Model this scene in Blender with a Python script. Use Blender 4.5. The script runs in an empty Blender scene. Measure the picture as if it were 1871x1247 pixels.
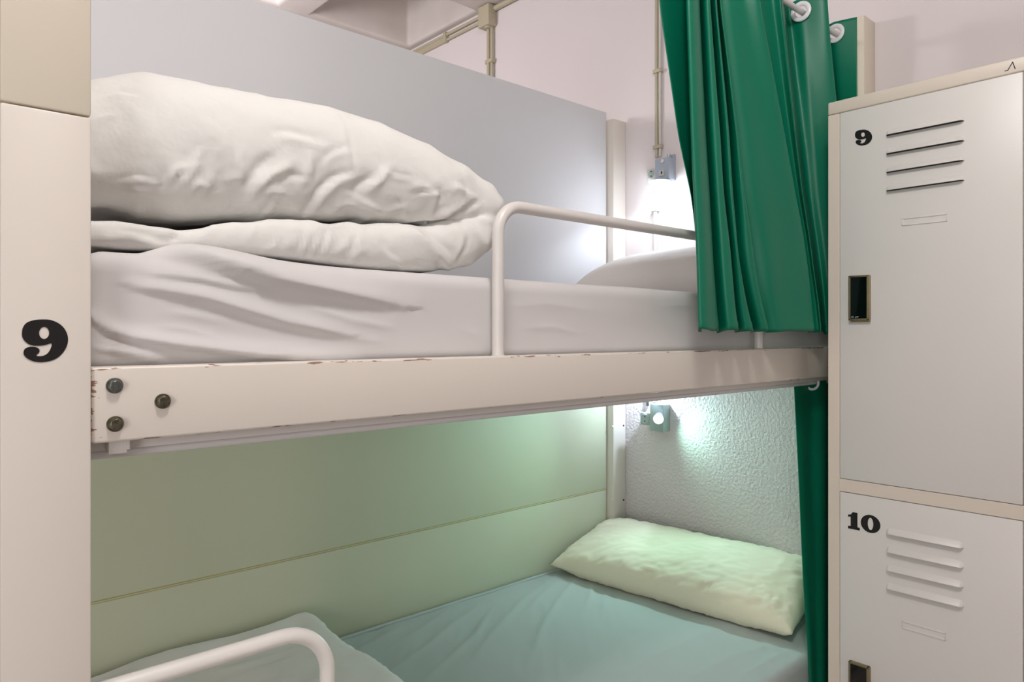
import bpy, bmesh, math, random
import numpy as np
from mathutils import Vector, Matrix
random.seed(3)
rng = np.random.RandomState(7)
sc = bpy.context.scene
COL = sc.collection
CH = 1.25                       # eye height above the floor
F = 1299.0; CX = 935.5; HY = 610.0
TH = math.radians(48.05); CT, ST = math.cos(TH), math.sin(TH)

def ray(px, py):
    u = (px - CX) / F; v = (HY - py) / F
    return (CT + u * ST, ST - u * CT, v)
def PY(px, py, Y):
    d = ray(px, py); t = Y / d[1]
    return (d[0] * t, Y, CH + d[2] * t)
def PX(px, py, X):
    d = ray(px, py); t = X / d[0]
    return (X, d[1] * t, CH + d[2] * t)
def proj(P):                    # n x 3 array -> picture measure, used to read crease curves
    x = P[:, 0]; y = P[:, 1]; z = P[:, 2] - CH
    f = x * CT + y * ST; r = x * ST - y * CT
    return CX + F * r / f, HY - F * z / f, f

# ---------------------------------------------------------------- materials
def srgb(c):
    return tuple((v / 12.92 if v <= 0.04045 else ((v + 0.055) / 1.055) ** 2.4) for v in [k / 255.0 for k in c]) + (1,)
def mat(name, col, rough=0.5, metal=0.0, spec=0.5, noise=None, bump=None, emit=None, sheen=0.0, coord='Object'):
    m = bpy.data.materials.new(name); m.use_nodes = True
    nt = m.node_tree; b = nt.nodes['Principled BSDF']
    b.inputs['Base Color'].default_value = srgb(col)
    b.inputs['Roughness'].default_value = rough
    b.inputs['Metallic'].default_value = metal
    b.inputs['Specular IOR Level'].default_value = spec
    if sheen: b.inputs['Sheen Weight'].default_value = sheen
    tc = nt.nodes.new('ShaderNodeTexCoord')
    if noise:
        sc_, amt, col2 = noise
        n = nt.nodes.new('ShaderNodeTexNoise'); n.inputs['Scale'].default_value = sc_; n.inputs['Detail'].default_value = 4
        nt.links.new(tc.outputs[coord], n.inputs['Vector'])
        r = nt.nodes.new('ShaderNodeMapRange'); r.inputs['From Min'].default_value = .35; r.inputs['From Max'].default_value = .7
        r.inputs['To Min'].default_value = 0; r.inputs['To Max'].default_value = amt
        nt.links.new(n.outputs['Fac'], r.inputs['Value'])
        mx = nt.nodes.new('ShaderNodeMix'); mx.data_type = 'RGBA'
        mx.inputs['A'].default_value = srgb(col); mx.inputs['B'].default_value = srgb(col2)
        nt.links.new(r.outputs['Result'], mx.inputs['Factor']); nt.links.new(mx.outputs['Result'], b.inputs['Base Color'])
    if bump:
        bs, st, dist = bump
        n = nt.nodes.new('ShaderNodeTexNoise'); n.inputs['Scale'].default_value = bs; n.inputs['Detail'].default_value = 3
        nt.links.new(tc.outputs[coord], n.inputs['Vector'])
        bp = nt.nodes.new('ShaderNodeBump'); bp.inputs['Strength'].default_value = st; bp.inputs['Distance'].default_value = dist
        nt.links.new(n.outputs['Fac'], bp.inputs['Height']); nt.links.new(bp.outputs['Normal'], b.inputs['Normal'])
    if emit:
        b.inputs['Emission Color'].default_value = srgb(emit[0]); b.inputs['Emission Strength'].default_value = emit[1]
    return m

M = {}
M['metal'] = mat('painted_metal', (226, 217, 208), .38, bump=(30, .05, .001))
M['metal_cream'] = mat('painted_metal_cream', (224, 214, 196), .4, bump=(25, .12, .001))
M['rail'] = mat('painted_rail', (228, 219, 209), .36, bump=(30, .05, .001))
M['tube'] = mat('painted_tube', (224, 219, 215), .33)
M['tube_bright'] = mat('painted_hoop', (240, 236, 231), .33)
M['board'] = mat('partition_board', (224, 223, 226), .6, bump=(9, .04, .002))
M['board_low'] = mat('partition_board_bounce_tint', (206, 210, 184), .6, noise=(3, .3, (200, 202, 172)), bump=(9, .04, .002))  # sage tint carries the lower bunk's green bounce light in the base colour
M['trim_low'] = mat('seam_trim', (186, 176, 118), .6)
M['wall'] = mat('plaster_smooth', (226, 217, 217), .8, noise=(2.2, .5, (220, 210, 211)), bump=(14, .08, .004))
M['ceil'] = mat('ceiling_plaster', (222, 213, 210), .85, noise=(3.0, .7, (204, 192, 184)), bump=(12, .2, .006))
M['floor'] = mat('floor_tile', (150, 140, 130), .4)
M['sheet'] = mat('cotton_sheet', (214, 210, 209), .85, bump=(500, .06, .0006), sheen=.1)
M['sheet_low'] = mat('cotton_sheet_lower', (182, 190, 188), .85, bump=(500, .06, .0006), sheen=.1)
M['duvet'] = mat('duvet_cotton', (229, 227, 223), .85, bump=(26, .35, .010))
M['duvet_low'] = mat('duvet_lower_cotton', (240, 238, 234), .85, bump=(60, .1, .003), sheen=.1)
M['pillow_low'] = mat('pillowcase_cream', (240, 233, 208), .85, bump=(70, .15, .003), sheen=.1)
M['pillow'] = mat('pillowcase_white', (236, 230, 226), .85, bump=(70, .1, .003))
M['green'] = mat('green_satin', (0, 114, 86), .42, spec=.45, bump=(900, .05, .0004))
M['eyelet'] = mat('eyelet_plastic', (232, 232, 236), .2)
M['rod'] = mat('rod_white', (226, 222, 222), .25)
M['conduit'] = mat('conduit_plastic', (186, 176, 152), .45)
M['conduit_w'] = mat('conduit_white', (205, 200, 192), .45)
M['locker'] = mat('locker_door_paint', (226, 222, 218), .36, bump=(6, .03, .003), noise=(2.5, .5, (222, 217, 213)))
M['locker_frame'] = mat('locker_frame_paint', (226, 214, 201), .36)
M['dark'] = mat('dark_gap', (26, 22, 20), .8)
M['black'] = mat('black_vinyl', (14, 13, 13), .45)
M['screen'] = mat('black_glass', (5, 5, 7), .08)
M['brass'] = mat('aged_brass', (146, 134, 104), .35, metal=.75)
M['white_mark'] = mat('white_print', (200, 206, 220), .5)
M['bolt'] = mat('bolt_steel', (120, 116, 98), .4, metal=.8, noise=(180, .8, (64, 58, 44)), bump=(350, .4, .0008))
M['bolt2'] = mat('bolt_steel_grey', (120, 124, 118), .38, metal=.8, noise=(180, .6, (70, 72, 66)), bump=(350, .3, .0008))
M['lampbody'] = mat('lamp_metal', (176, 186, 200), .3, metal=.3)
M['lampteal'] = mat('lamp_plate', (168, 182, 178), .4)
M['socket'] = mat('socket_plastic', (206, 206, 200), .4)
M['bulb'] = mat('led_glow', (255, 255, 255), .4, emit=((225, 255, 240), 14))
M['bulb_up'] = mat('led_glow_upper', (255, 255, 255), .4, emit=((235, 245, 255), 8))

def chips(m, boxes):
    """brown paint chips near given places (each: axis point x, z, reach)"""
    nt = m.node_tree; b = nt.nodes['Principled BSDF']
    geo = nt.nodes.new('ShaderNodeTexCoord'); sep = nt.nodes.new('ShaderNodeSeparateXYZ')
    nt.links.new(geo.outputs['Object'], sep.inputs[0])
    def math_(op, a, bb):
        n = nt.nodes.new('ShaderNodeMath'); n.operation = op
        for i, v in enumerate((a, bb)):
            if isinstance(v, (int, float)): n.inputs[i].default_value = v
            elif v is not None: nt.links.new(v, n.inputs[i])
        return n.outputs[0]
    nz = nt.nodes.new('ShaderNodeTexNoise'); nz.inputs['Scale'].default_value = 95; nz.inputs['Detail'].default_value = 5
    mp = nt.nodes.new('ShaderNodeMapping'); mp.inputs['Scale'].default_value = (.35, 1, 2.2)
    nt.links.new(geo.outputs['Object'], mp.inputs[0]); nt.links.new(mp.outputs[0], nz.inputs['Vector'])
    tot = None
    for kind, c, reach, thr in boxes:
        v = sep.outputs['X'] if kind == 'x' else sep.outputs['Z']
        d = math_('ABSOLUTE', math_('SUBTRACT', v, c), None)
        w = math_('SUBTRACT', 1.0, math_('DIVIDE', d, reach))
        w = math_('MAXIMUM', w, 0.0)
        k = math_('GREATER_THAN', math_('ADD', math_('MULTIPLY', w, .22), nz.outputs['Fac']), thr)
        k = math_('MULTIPLY', k, math_('GREATER_THAN', w, 0.02))
        tot = k if tot is None else math_('MAXIMUM', tot, k)
    mx = nt.nodes.new('ShaderNodeMix'); mx.data_type = 'RGBA'
    mx.inputs['A'].default_value = b.inputs['Base Color'].default_value; mx.inputs['B'].default_value = srgb((152, 120, 102))
    nt.links.new(tot, mx.inputs['Factor']); nt.links.new(mx.outputs['Result'], b.inputs['Base Color'])

# stucco only on the lower half of the walls
def stucco(m, name):
    m2 = m.copy(); m2.name = name
    nt = m2.node_tree; b = nt.nodes['Principled BSDF']
    tc = nt.nodes.new('ShaderNodeTexCoord')
    n = nt.nodes.new('ShaderNodeTexNoise'); n.inputs['Scale'].default_value = 95; n.inputs['Detail'].default_value = 4; n.inputs['Roughness'].default_value = .55
    nt.links.new(tc.outputs['Object'], n.inputs['Vector'])
    bp = nt.nodes.new('ShaderNodeBump'); bp.inputs['Strength'].default_value = .8; bp.inputs['Distance'].default_value = .010
    nt.links.new(n.outputs['Fac'], bp.inputs['Height']); nt.links.new(bp.outputs['Normal'], b.inputs['Normal'])
    return m2
M['stucco'] = stucco(M['wall'], 'plaster_stucco')

# ---------------------------------------------------------------- mesh helpers
def link(name, bm, m, parent=None, smooth=False, mats=None):
    me = bpy.data.meshes.new(name); bm.to_mesh(me); bm.free()
    return linkme(name, me, m, parent, smooth, mats)
def linkme(name, me, m, parent=None, smooth=False, mats=None):
    for k in (mats or [m]): me.materials.append(k)
    o = bpy.data.objects.new(name, me); COL.objects.link(o)
    if smooth:
        for p in me.polygons: p.use_smooth = True
    if parent is not None:
        o.parent = parent; o.matrix_parent_inverse = world(parent).inverted()
    return o
def world(o):
    m = Matrix.Translation(o.location) @ o.rotation_euler.to_matrix().to_4x4()
    if o.parent is not None: m = world(o.parent) @ o.matrix_parent_inverse @ m
    return m
def thing(name, label, cat, loc, group=None):
    o = bpy.data.objects.new(name, None); COL.objects.link(o); o.location = loc; o.empty_display_size = .05
    return tag(o, label, cat, group)
GR = {'reading lamp': 'reading lamps above the pillows', 'socket': 'power sockets beside the reading lamps', 'pillow': 'pillows on the two bunks', 'duvet': 'folded duvets on the two bunks', 'mattress': 'mattresses of the bunk bed', 'curtain': 'green curtains of the bunk bed', 'conduit': 'cable conduits on the wall'}
def tag(o, label, cat, group=None):
    group = group or GR.get(cat)
    o['label'] = label; o['category'] = cat
    if group: o['group'] = group
    return o
def box(bm, x0, x1, y0, y1, z0, z1, bev=0, seg=2):
    t = bmesh.new()
    r = bmesh.ops.create_cube(t, size=1)
    for v in t.verts:
        v.co = Vector(((x0 + x1) / 2 + v.co.x * (x1 - x0), (y0 + y1) / 2 + v.co.y * (y1 - y0), (z0 + z1) / 2 + v.co.z * (z1 - z0)))
    if bev: bmesh.ops.bevel(t, geom=list(t.edges), offset=bev, segments=seg, affect='EDGES', profile=.5)
    me = bpy.data.meshes.new('t'); t.to_mesh(me); t.free(); bm.from_mesh(me); bpy.data.meshes.remove(me)
    return bm
def boxo(name, m, parent, *a, **k):
    bm = bmesh.new(); box(bm, *a, **k); o = link(name, bm, m, parent)
    if k.get('bev') or len(a) > 6: autos(o)
    return o
def autos(o, ang=35):
    me = o.data
    for p in me.polygons: p.use_smooth = True
    me.set_sharp_from_angle(angle=math.radians(ang))
    return o
def tube(bm, pts, r, seg=20, cap=True):
    pts = [Vector(p) for p in pts]; n = len(pts)
    T = [(pts[min(i + 1, n - 1)] - pts[max(i - 1, 0)]).normalized() for i in range(n)]
    a = T[0].orthogonal().normalized(); rings = []
    for i in range(n):
        a = (a - T[i] * a.dot(T[i])).normalized(); b = T[i].cross(a)
        rr = r[i] if isinstance(r, (list, tuple)) else r
        rings.append([bm.verts.new(pts[i] + (a * math.cos(q) + b * math.sin(q)) * rr) for q in [2 * math.pi * k / seg for k in range(seg)]])
    for i in range(n - 1):
        for k in range(seg):
            bm.faces.new((rings[i][k], rings[i][(k + 1) % seg], rings[i + 1][(k + 1) % seg], rings[i + 1][k]))
    if cap:
        bm.faces.new(list(reversed(rings[0]))); bm.faces.new(rings[-1])
    return bm
def arc(c, e1, e2, r, a0, a1, n=14):
    c = Vector(c); e1 = Vector(e1); e2 = Vector(e2)
    return [c + e1 * (r * math.cos(a0 + (a1 - a0) * i / n)) + e2 * (r * math.sin(a0 + (a1 - a0) * i / n)) for i in range(n + 1)]
def torus(bm, c, nrm, R, r, R2=None, seg=40, sg=12):
    c = Vector(c); nrm = Vector(nrm).normalized(); a = nrm.orthogonal().normalized(); b = nrm.cross(a)
    rings = []
    for i in range(seg):
        q = 2 * math.pi * i / seg; d = a * math.cos(q) + b * math.sin(q)
        rings.append([bm.verts.new(c + d * (R + r * math.cos(w)) + nrm * ((R2 or r) * math.sin(w))) for w in [2 * math.pi * k / sg for k in range(sg)]])
    for i in range(seg):
        for k in range(sg):
            bm.faces.new((rings[i][k], rings[(i + 1) % seg][k], rings[(i + 1) % seg][(k + 1) % sg], rings[i][(k + 1) % sg]))
    return bm
def cyl(bm, c, ax, r, h, seg=24, r2=None, rows=1):
    c = Vector(c); ax = Vector(ax).normalized()
    return tube(bm, [c, c + ax * h], [r, r2 if r2 is not None else r], seg)
def gridmesh(name, P, nu, nv, m, parent=None, closed_u=False):
    """P: (nu, nv, 3) array"""
    idx = np.arange(nu * nv).reshape(nu, nv)
    if closed_u: a = idx; b = np.roll(idx, -1, 0)
    else: a = idx[:-1]; b = idx[1:]
    f = np.stack([a[:, :-1], b[:, :-1], b[:, 1:], a[:, 1:]], -1).reshape(-1, 4)
    me = bpy.data.meshes.new(name); me.from_pydata(P.reshape(-1, 3).tolist(), [], f.tolist()); me.update()
    return linkme(name, me, m, parent, True)

# ---------------------------------------------------------------- noise, distance fields
LAT = rng.rand(32, 32, 32).astype(np.float64)
def vnoise(P, s=(1, 1, 1), off=0.0):
    Q = P * np.array(s) + off
    i = np.floor(Q).astype(int); f = Q - i; f = f * f * (3 - 2 * f); i &= 31; j = (i + 1) & 31
    r = 0
    for a in (0, 1):
        for b in (0, 1):
            for c in (0, 1):
                ia = (j if a else i)[:, 0]; ib = (j if b else i)[:, 1]; ic = (j if c else i)[:, 2]
                w = (f[:, 0] if a else 1 - f[:, 0]) * (f[:, 1] if b else 1 - f[:, 1]) * (f[:, 2] if c else 1 - f[:, 2])
                r = r + LAT[ia, ib, ic] * w
    return r * 2 - 1
def ridged(P, s, off=0.0):
    return 1 - np.abs(vnoise(P, s, off)) * 2
def polydist(x, y, pts):
    """distance to polyline, and 0..1 position along it, and signed side"""
    best = np.full(x.shape, 1e9); tpos = np.zeros(x.shape); sgn = np.ones(x.shape)
    L = [0]
    for a, b in zip(pts[:-1], pts[1:]): L.append(L[-1] + math.hypot(b[0] - a[0], b[1] - a[1]))
    for k, (a, b) in enumerate(zip(pts[:-1], pts[1:])):
        dx, dy = b[0] - a[0], b[1] - a[1]; l2 = dx * dx + dy * dy
        t = np.clip(((x - a[0]) * dx + (y - a[1]) * dy) / l2, 0, 1)
        ex = x - a[0] - t * dx; ey = y - a[1] - t * dy
        d = np.hypot(ex, ey); m = d < best
        best = np.where(m, d, best); tpos = np.where(m, (L[k] + t * (L[k + 1] - L[k])) / L[-1], tpos)
        sgn = np.where(m, np.sign(dx * ey - dy * ex), sgn)
    return best, tpos, sgn
def creases(P, N, lst, face=None):
    """lst: (polyline, half width in picture units, height in metres, kind)"""
    x, y, f = proj(P); out = np.zeros(len(P))
    for pts, w, amp, kind in lst:
        d, t, s = polydist(x, y, pts)
        taper = np.clip(np.sin(np.clip(t, 0.02, .98) * math.pi), 0, 1) ** .5
        if kind == 'r': g = np.exp(-(d / w) ** 1.35)
        elif kind == 'v': g = -np.exp(-(d / w) ** 1.3)
        elif kind == 's': g = np.exp(-(d / np.where(s > 0, .45 * w, 1.7 * w)) ** 2)
        else: g = 1.6 * (s * d / w) * np.exp(-(d / w) ** 2)
        out += amp * taper * g
    if face is not None: out *= np.clip(-(N @ np.array(face)) * -1 * 2, 0, 1)
    return out
def displace(me, fn, it=1):
    n = len(me.vertices)
    P = np.empty(n * 3); me.vertices.foreach_get('co', P); P = P.reshape(-1, 3)
    N = np.empty(n * 3); me.vertex_normals.foreach_get('vector', N); N = N.reshape(-1, 3)
    P = P + N * fn(P, N)[:, None]
    me.vertices.foreach_set('co', P.ravel()); me.update()
def netmesh(name, sdf, lo, hi, h):
    lo = np.array(lo); hi = np.array(hi)
    n = np.ceil((hi - lo) / h).astype(int) + 1
    ax = [lo[k] + h * np.arange(n[k]) for k in range(3)]
    X, Y, Z = np.meshgrid(*ax, indexing='ij')
    V = sdf(X.ravel(), Y.ravel(), Z.ravel()).reshape(X.shape)
    ins = V < 0
    acc = np.zeros([n[0] - 1, n[1] - 1, n[2] - 1, 3]); cnt = np.zeros([n[0] - 1, n[1] - 1, n[2] - 1])
    def sl(a, b, ofs): return None
    for axis in range(3):
        o1, o2 = [k for k in range(3) if k != axis]
        for da in (0, 1):
            for db in (0, 1):
                s0 = [slice(0, -1)] * 3; s1 = [slice(0, -1)] * 3
                s1[axis] = slice(1, None)
                for o, d in ((o1, da), (o2, db)):
                    s0[o] = s1[o] = slice(1, None) if d else slice(0, -1)
                a = V[tuple(s0)]; b = V[tuple(s1)]
                c = (a < 0) != (b < 0)
                with np.errstate(divide='ignore', invalid='ignore'): t = np.where(c, a / (a - b), 0)
                acc[..., axis] += np.where(c, t, 0); acc[..., o1] += np.where(c, da, 0); acc[..., o2] += np.where(c, db, 0)
                cnt += c
    act = cnt > 0
    vid = -np.ones(act.shape, int); vid[act] = np.arange(act.sum())
    I = np.argwhere(act)
    P = lo + h * (I + acc[act] / cnt[act][:, None])
    faces = []
    for axis in range(3):
        o1, o2 = (axis + 1) % 3, (axis + 2) % 3
        s0 = [slice(1, -1)] * 3; s1 = [slice(1, -1)] * 3
        s0[axis] = slice(0, -1); s1[axis] = slice(1, None)
        a = ins[tuple(s0)]; b = ins[tuple(s1)]
        for flip, c in ((False, a & ~b), (True, ~a & b)):
            E = np.argwhere(c)
            if not len(E): continue
            E[:, o1] += 1; E[:, o2] += 1
            def g(d1, d2):
                Q = E.copy(); Q[:, o1] -= d1; Q[:, o2] -= d2
                return vid[Q[:, 0], Q[:, 1], Q[:, 2]]
            q = np.stack([g(0, 0), g(1, 0), g(1, 1), g(0, 1)], -1)
            if flip: q = q[:, ::-1]
            faces.append(q)
    Fc = np.concatenate(faces)
    me = bpy.data.meshes.new(name); me.from_pydata(P.tolist(), [], Fc.tolist()); me.update(); me.validate()
    for p in me.polygons: p.use_smooth = True
    return me
def smoothme(me, it=3, fac=.5):
    bm = bmesh.new(); bm.from_mesh(me)
    for _ in range(it): bmesh.ops.smooth_vert(bm, verts=bm.verts, factor=fac, use_axis_x=True, use_axis_y=True, use_axis_z=True)
    bmesh.ops.recalc_face_normals(bm, faces=bm.faces)
    bm.to_mesh(me); bm.free(); me.update()
    for p in me.polygons: p.use_smooth = True
def roundbox(name, x0, x1, y0, y1, z0, z1, r, n):
    """finely gridded box with rounded edges"""
    bm = bmesh.new(); bmesh.ops.create_cube(bm, size=1)
    L = (x1 - x0, y1 - y0, z1 - z0)
    vmap = {}
    bm.free(); verts = []; faces = []
    def coords(l, k):
        # denser near the edges
        m = max(2, int((l - 2 * r) / k)); e = 6
        a = [l * 0 + r * (1 - math.cos(math.pi / 2 * i / e)) for i in range(e)]
        return np.array(a + list(np.linspace(r, l - r, m + 1)) + [l - q for q in reversed(a)])
    n = n if isinstance(n, tuple) else (n, n, n)
    C = [coords(L[k], n[k]) for k in range(3)]
    c0 = (x0, y0, z0)
    for ax in range(3):
        u, v = [k for k in range(3) if k != ax]
        for side in (0, 1):
            nu, nv = len(C[u]), len(C[v]); base = np.zeros((nu, nv), int)
            for i in range(nu):
                for j in range(nv):
                    p = [0, 0, 0]; p[u] = C[u][i]; p[v] = C[v][j]; p[ax] = L[ax] * side
                    key = tuple(round(q, 6) for q in p)
                    if key not in vmap: vmap[key] = len(verts); verts.append(p)
                    base[i, j] = vmap[key]
            for i in range(nu - 1):
                for j in range(nv - 1):
                    q = [base[i, j], base[i + 1, j], base[i + 1, j + 1], base[i, j + 1]]
                    faces.append(q if (side == 1) ^ (ax == 1) else q[::-1])
    P = np.array(verts); Lr = np.array(L)
    inner = np.clip(P, r, Lr - r); d = P - inner; l = np.linalg.norm(d, axis=1); l[l < 1e-9] = 1
    P = inner + d / l[:, None] * r + np.array(c0)
    me = bpy.data.meshes.new(name); me.from_pydata(P.tolist(), [], faces); me.update()
    bm = bmesh.new(); bm.from_mesh(me); bmesh.ops.recalc_face_normals(bm, faces=bm.faces); bm.to_mesh(me); bm.free()
    for p in me.polygons: p.use_smooth = True
    return me

# ---------------------------------------------------------------- glyphs
NINE = [(345,110),(400,115),(460,140),(505,180),(530,230),(535,275),(525,320),(495,370),(450,410),(400,432),(330,443),(270,438),(225,420),(197,399),(183,375),(188,345),(210,328),(245,322),(285,328),(305,345),(303,368),(280,388),(300,396),(340,392),(375,370),(398,330),(400,297),(350,310),(300,315),(240,310),(200,285),(175,250),(171,210),(180,170),(210,135),(270,115)]
def crom(pts, n=5):
    out = []; m = len(pts)
    for i in range(m):
        p0, p1, p2, p3 = [np.array(pts[(i + k - 1) % m], float) for k in range(4)]
        a = p2 - p0; 
        for k in range(n):
            t = k / n
            out.append(tuple(.5 * ((2 * p1) + (-p0 + p2) * t + (2 * p0 - 5 * p1 + 4 * p2 - p3) * t * t + (-p0 + 3 * p1 - 3 * p2 + p3) * t ** 3)))
    return out
def ell(cx, cy, rx, ry, n=32): return [(cx + rx * math.cos(2 * math.pi * i / n), cy + ry * math.sin(2 * math.pi * i / n)) for i in range(n)]
N9 = [[((x - 171) / 364.0, (443 - y) / 333.0) for x, y in crom(NINE, 3)], [((x - 171) / 364.0, (443 - y) / 333.0) for x, y in ell(343, 215, 40, 47)]]
ONE = [(0,.80),(.12,.84),(.2,.99),(.40,.99),(.40,.16),(.50,.15),(.50,0),(0,0),(0,.15),(.11,.16),(.11,.70),(0,.68)]
def numeral(name, loops_list, o, ex, ez, nrm, w, h, m, parent, thick=.0006):
    """loops_list: list of glyphs; each glyph a list of loops in unit space"""
    o = Vector(o); ex = Vector(ex); ez = Vector(ez); nrm = Vector(nrm)
    cu = bpy.data.curves.new('g', 'CURVE'); cu.dimensions = '2D'; cu.fill_mode = 'BOTH'; cu.extrude = thick / 2
    for lp in loops_list:
        sp = cu.splines.new('POLY'); sp.points.add(len(lp) - 1); sp.use_cyclic_u = True
        for k, (x, y) in enumerate(lp): sp.points[k].co = (x * w, y * h, 0, 1)
    co = bpy.data.objects.new('g', cu); COL.objects.link(co)
    dg = bpy.context.evaluated_depsgraph_get(); me = bpy.data.meshes.new_from_object(co.evaluated_get(dg))
    COL.objects.unlink(co); bpy.data.objects.remove(co); bpy.data.curves.remove(cu)
    R = Matrix((ex, ez, nrm)).transposed()
    for v in me.vertices: v.co = o + R @ v.co
    me.materials.clear(); me.name = name
    return linkme(name, me, m, parent)

# ================================================================ key sizes
XW = 2.20; YR = .84; YB = 1.809; XL = 1.728
ZC = CH + 1.56
# ================================================================ room
def struct(name, m, *a, **k):
    o = boxo(name, m, None, *a, **k); o['kind'] = 'structure'; return o
struct('floor', M['floor'], -2.4, XW + .1, -2.2, 4.7, -.1, 0)
# lamp wall: smooth plaster above, stucco finish below, one wall
bm = bmesh.new(); box(bm, XW, XW + .1, -2.2, 4.7, 0, CH - .02); 
for f in bm.faces: f.material_index = 1
nf = len(bm.faces); box(bm, XW, XW + .1, -2.2, 4.7, CH - .02, ZC + .35)
w = link('wall_right', bm, None, mats=[M['wall'], M['stucco']]); w['kind'] = 'structure'
for i, p in enumerate(w.data.polygons): p.material_index = 1 if p.center.z < CH - .02 + 1e-4 and i < nf else 0
struct('wall_back', M['wall'], -2.4, XW, 4.6, 4.7, 0, ZC + .35)
struct('wall_left', M['wall'], -2.5, -2.4, -2.2, 4.7, 0, ZC + .35)
struct('wall_front', M['wall'], -2.4, XW, -2.3, -2.2, 0, ZC + .35)
# coffered ceiling
xs = []; x = 2.165
while x > -2.3: xs += [x, x - .57]; x -= .74
ys = []; y = 3.25 + .74
while y < 4.5: y += .74
while y > -2.1: ys += [y, y - .57]; y -= .74
xs = sorted([XW + .1, -2.5] + xs); ys = sorted([4.7, -2.3] + ys)
hx = set(); 
bm = bmesh.new(); vv = {}
def V(i, j, t):
    k = (i, j, t)
    if k not in vv: vv[k] = bm.verts.new((xs[i], ys[j], ZC + (.26 if t else 0)))
    return vv[k]
nx, ny = len(xs) - 1, len(ys) - 1
def hole(i, j):
    if i < 0 or j < 0 or i >= nx or j >= ny: return False
    return abs((xs[i + 1] - xs[i]) - .57) < 1e-4 and abs((ys[j + 1] - ys[j]) - .57) < 1e-4
for i in range(nx):
    for j in range(ny):
        t = hole(i, j)
        bm.faces.new((V(i, j, t), V(i, j + 1, t), V(i + 1, j + 1, t), V(i + 1, j, t)))
        if t:
            for a, b in (((i, j), (i + 1, j)), ((i + 1, j), (i + 1, j + 1)), ((i + 1, j + 1), (i, j + 1)), ((i, j + 1), (i, j))):
                bm.faces.new((V(*a, 0), V(*b, 0), V(*b, 1), V(*a, 1)))
bmesh.ops.recalc_face_normals(bm, faces=bm.faces)
ed = [e for e in bm.edges if len(e.link_faces) == 2 and e.calc_face_angle() > .5]
bmesh.ops.bevel(bm, geom=ed, offset=.018, segments=4, affect='EDGES', profile=.5)
c = link('ceiling', bm, M['ceil']); autos(c, 50); c['kind'] = 'structure'
# slab above the coffers
bm = bmesh.new(); box(bm, -2.5, XW + .1, -2.3, 4.7, ZC + .28, ZC + .38); s = link('ceiling', bm, M['ceil']); s['kind'] = 'structure'

# ================================================================ bunk bed
bed = thing('bunk_bed', 'white painted metal bunk bed with a large black 9 on its front post', 'bunk bed', (1.1, 1.3, 0))
PX0, PX1, PY0 = .0905, PY(167, 600, .835)[0], .835
zs = PY(167, 214, .835)[2]
p1 = boxo('post', M['metal'], bed, PX0, PX1, PY0, PY0 + .08, 0, zs - .0007, bev=.0025)
p2 = boxo('post_extension', M['metal_cream'], bed, PX0, PX1, PY0, PY0 + .08, zs + .0007, CH + .95, bev=.0025)
p2['label'] = 'cream upper section of the front post above the joint line'
a = PY(40, 663, .835); b = PY(124, 585, .835)
numeral('numeral', N9, (a[0], .835 - .0004, a[2] - .0), (1, 0, 0), (0, 0, 1), (0, -1, 0), b[0] - a[0], (PY(82, 585, .835)[2] - PY(82, 663, .835)[2]), M['black'], p1)
# far front post, back posts
def post(x0, x1, y0, y1, z1):
    return boxo('post', M['metal'], bed, x0, x1, y0, y1, 0, z1, bev=.0025)
boxo('post', M['metal_cream'], bed, 2.118, XW - .002, .843, .92, 0, CH + .918, bev=.0025)
YP = 1.778
bp_ = boxo('post', M['metal'], bed, 2.124, XW - .002, YP, YP + .07, 0, CH + .831, bev=.002)
for (px, py) in ((1119, 780), (1139, 778), (1119, 915), (1139, 914)):
    q = PY(px, py, YP) if px > 1122 else PX(px, py, 2.124)
    bm = bmesh.new()
    if px > 1122: cyl(bm, (q[0], YP + .001, q[2]), (0, -1, 0), .0035, .003, 12)
    else: cyl(bm, (2.125, q[1], q[2]), (-1, 0, 0), .005, .004, 12, r2=.0035)
    s = link('screw', bm, M['dark'] if px > 1122 else M['tube'], bp_)
boxo('post', M['metal'], bed, PX0, PX1, YP, YP + .07, 0, CH + .83, bev=.002)
# partition boards
zt = PY(1112, 207, YB)[2]; zsm = PY(640, 998, YB)[2]
board = boxo('back_panel', M['board'], bed, -.6, 2.118, YB, YB + .018, CH - .075, zt, bev=.001)
board['label'] = 'tall smooth white partition board behind the upper bunk'
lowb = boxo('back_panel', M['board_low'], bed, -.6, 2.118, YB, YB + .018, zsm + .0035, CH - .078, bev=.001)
lowb['label'] = 'board behind the lower bunk, green bounce light put into its colour'
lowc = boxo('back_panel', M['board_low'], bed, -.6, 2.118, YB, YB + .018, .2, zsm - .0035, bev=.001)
lowc['label'] = 'board behind the lower mattress, under the seam, green bounce light put into its colour'
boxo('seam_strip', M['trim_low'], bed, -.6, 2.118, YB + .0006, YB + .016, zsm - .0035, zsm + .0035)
boxo('seam_bead', M['board_low'], bed, -.6, 2.118, YB - .0012, YB + .004, zsm - .0011, zsm + .0011, bev=.0006)
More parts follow.
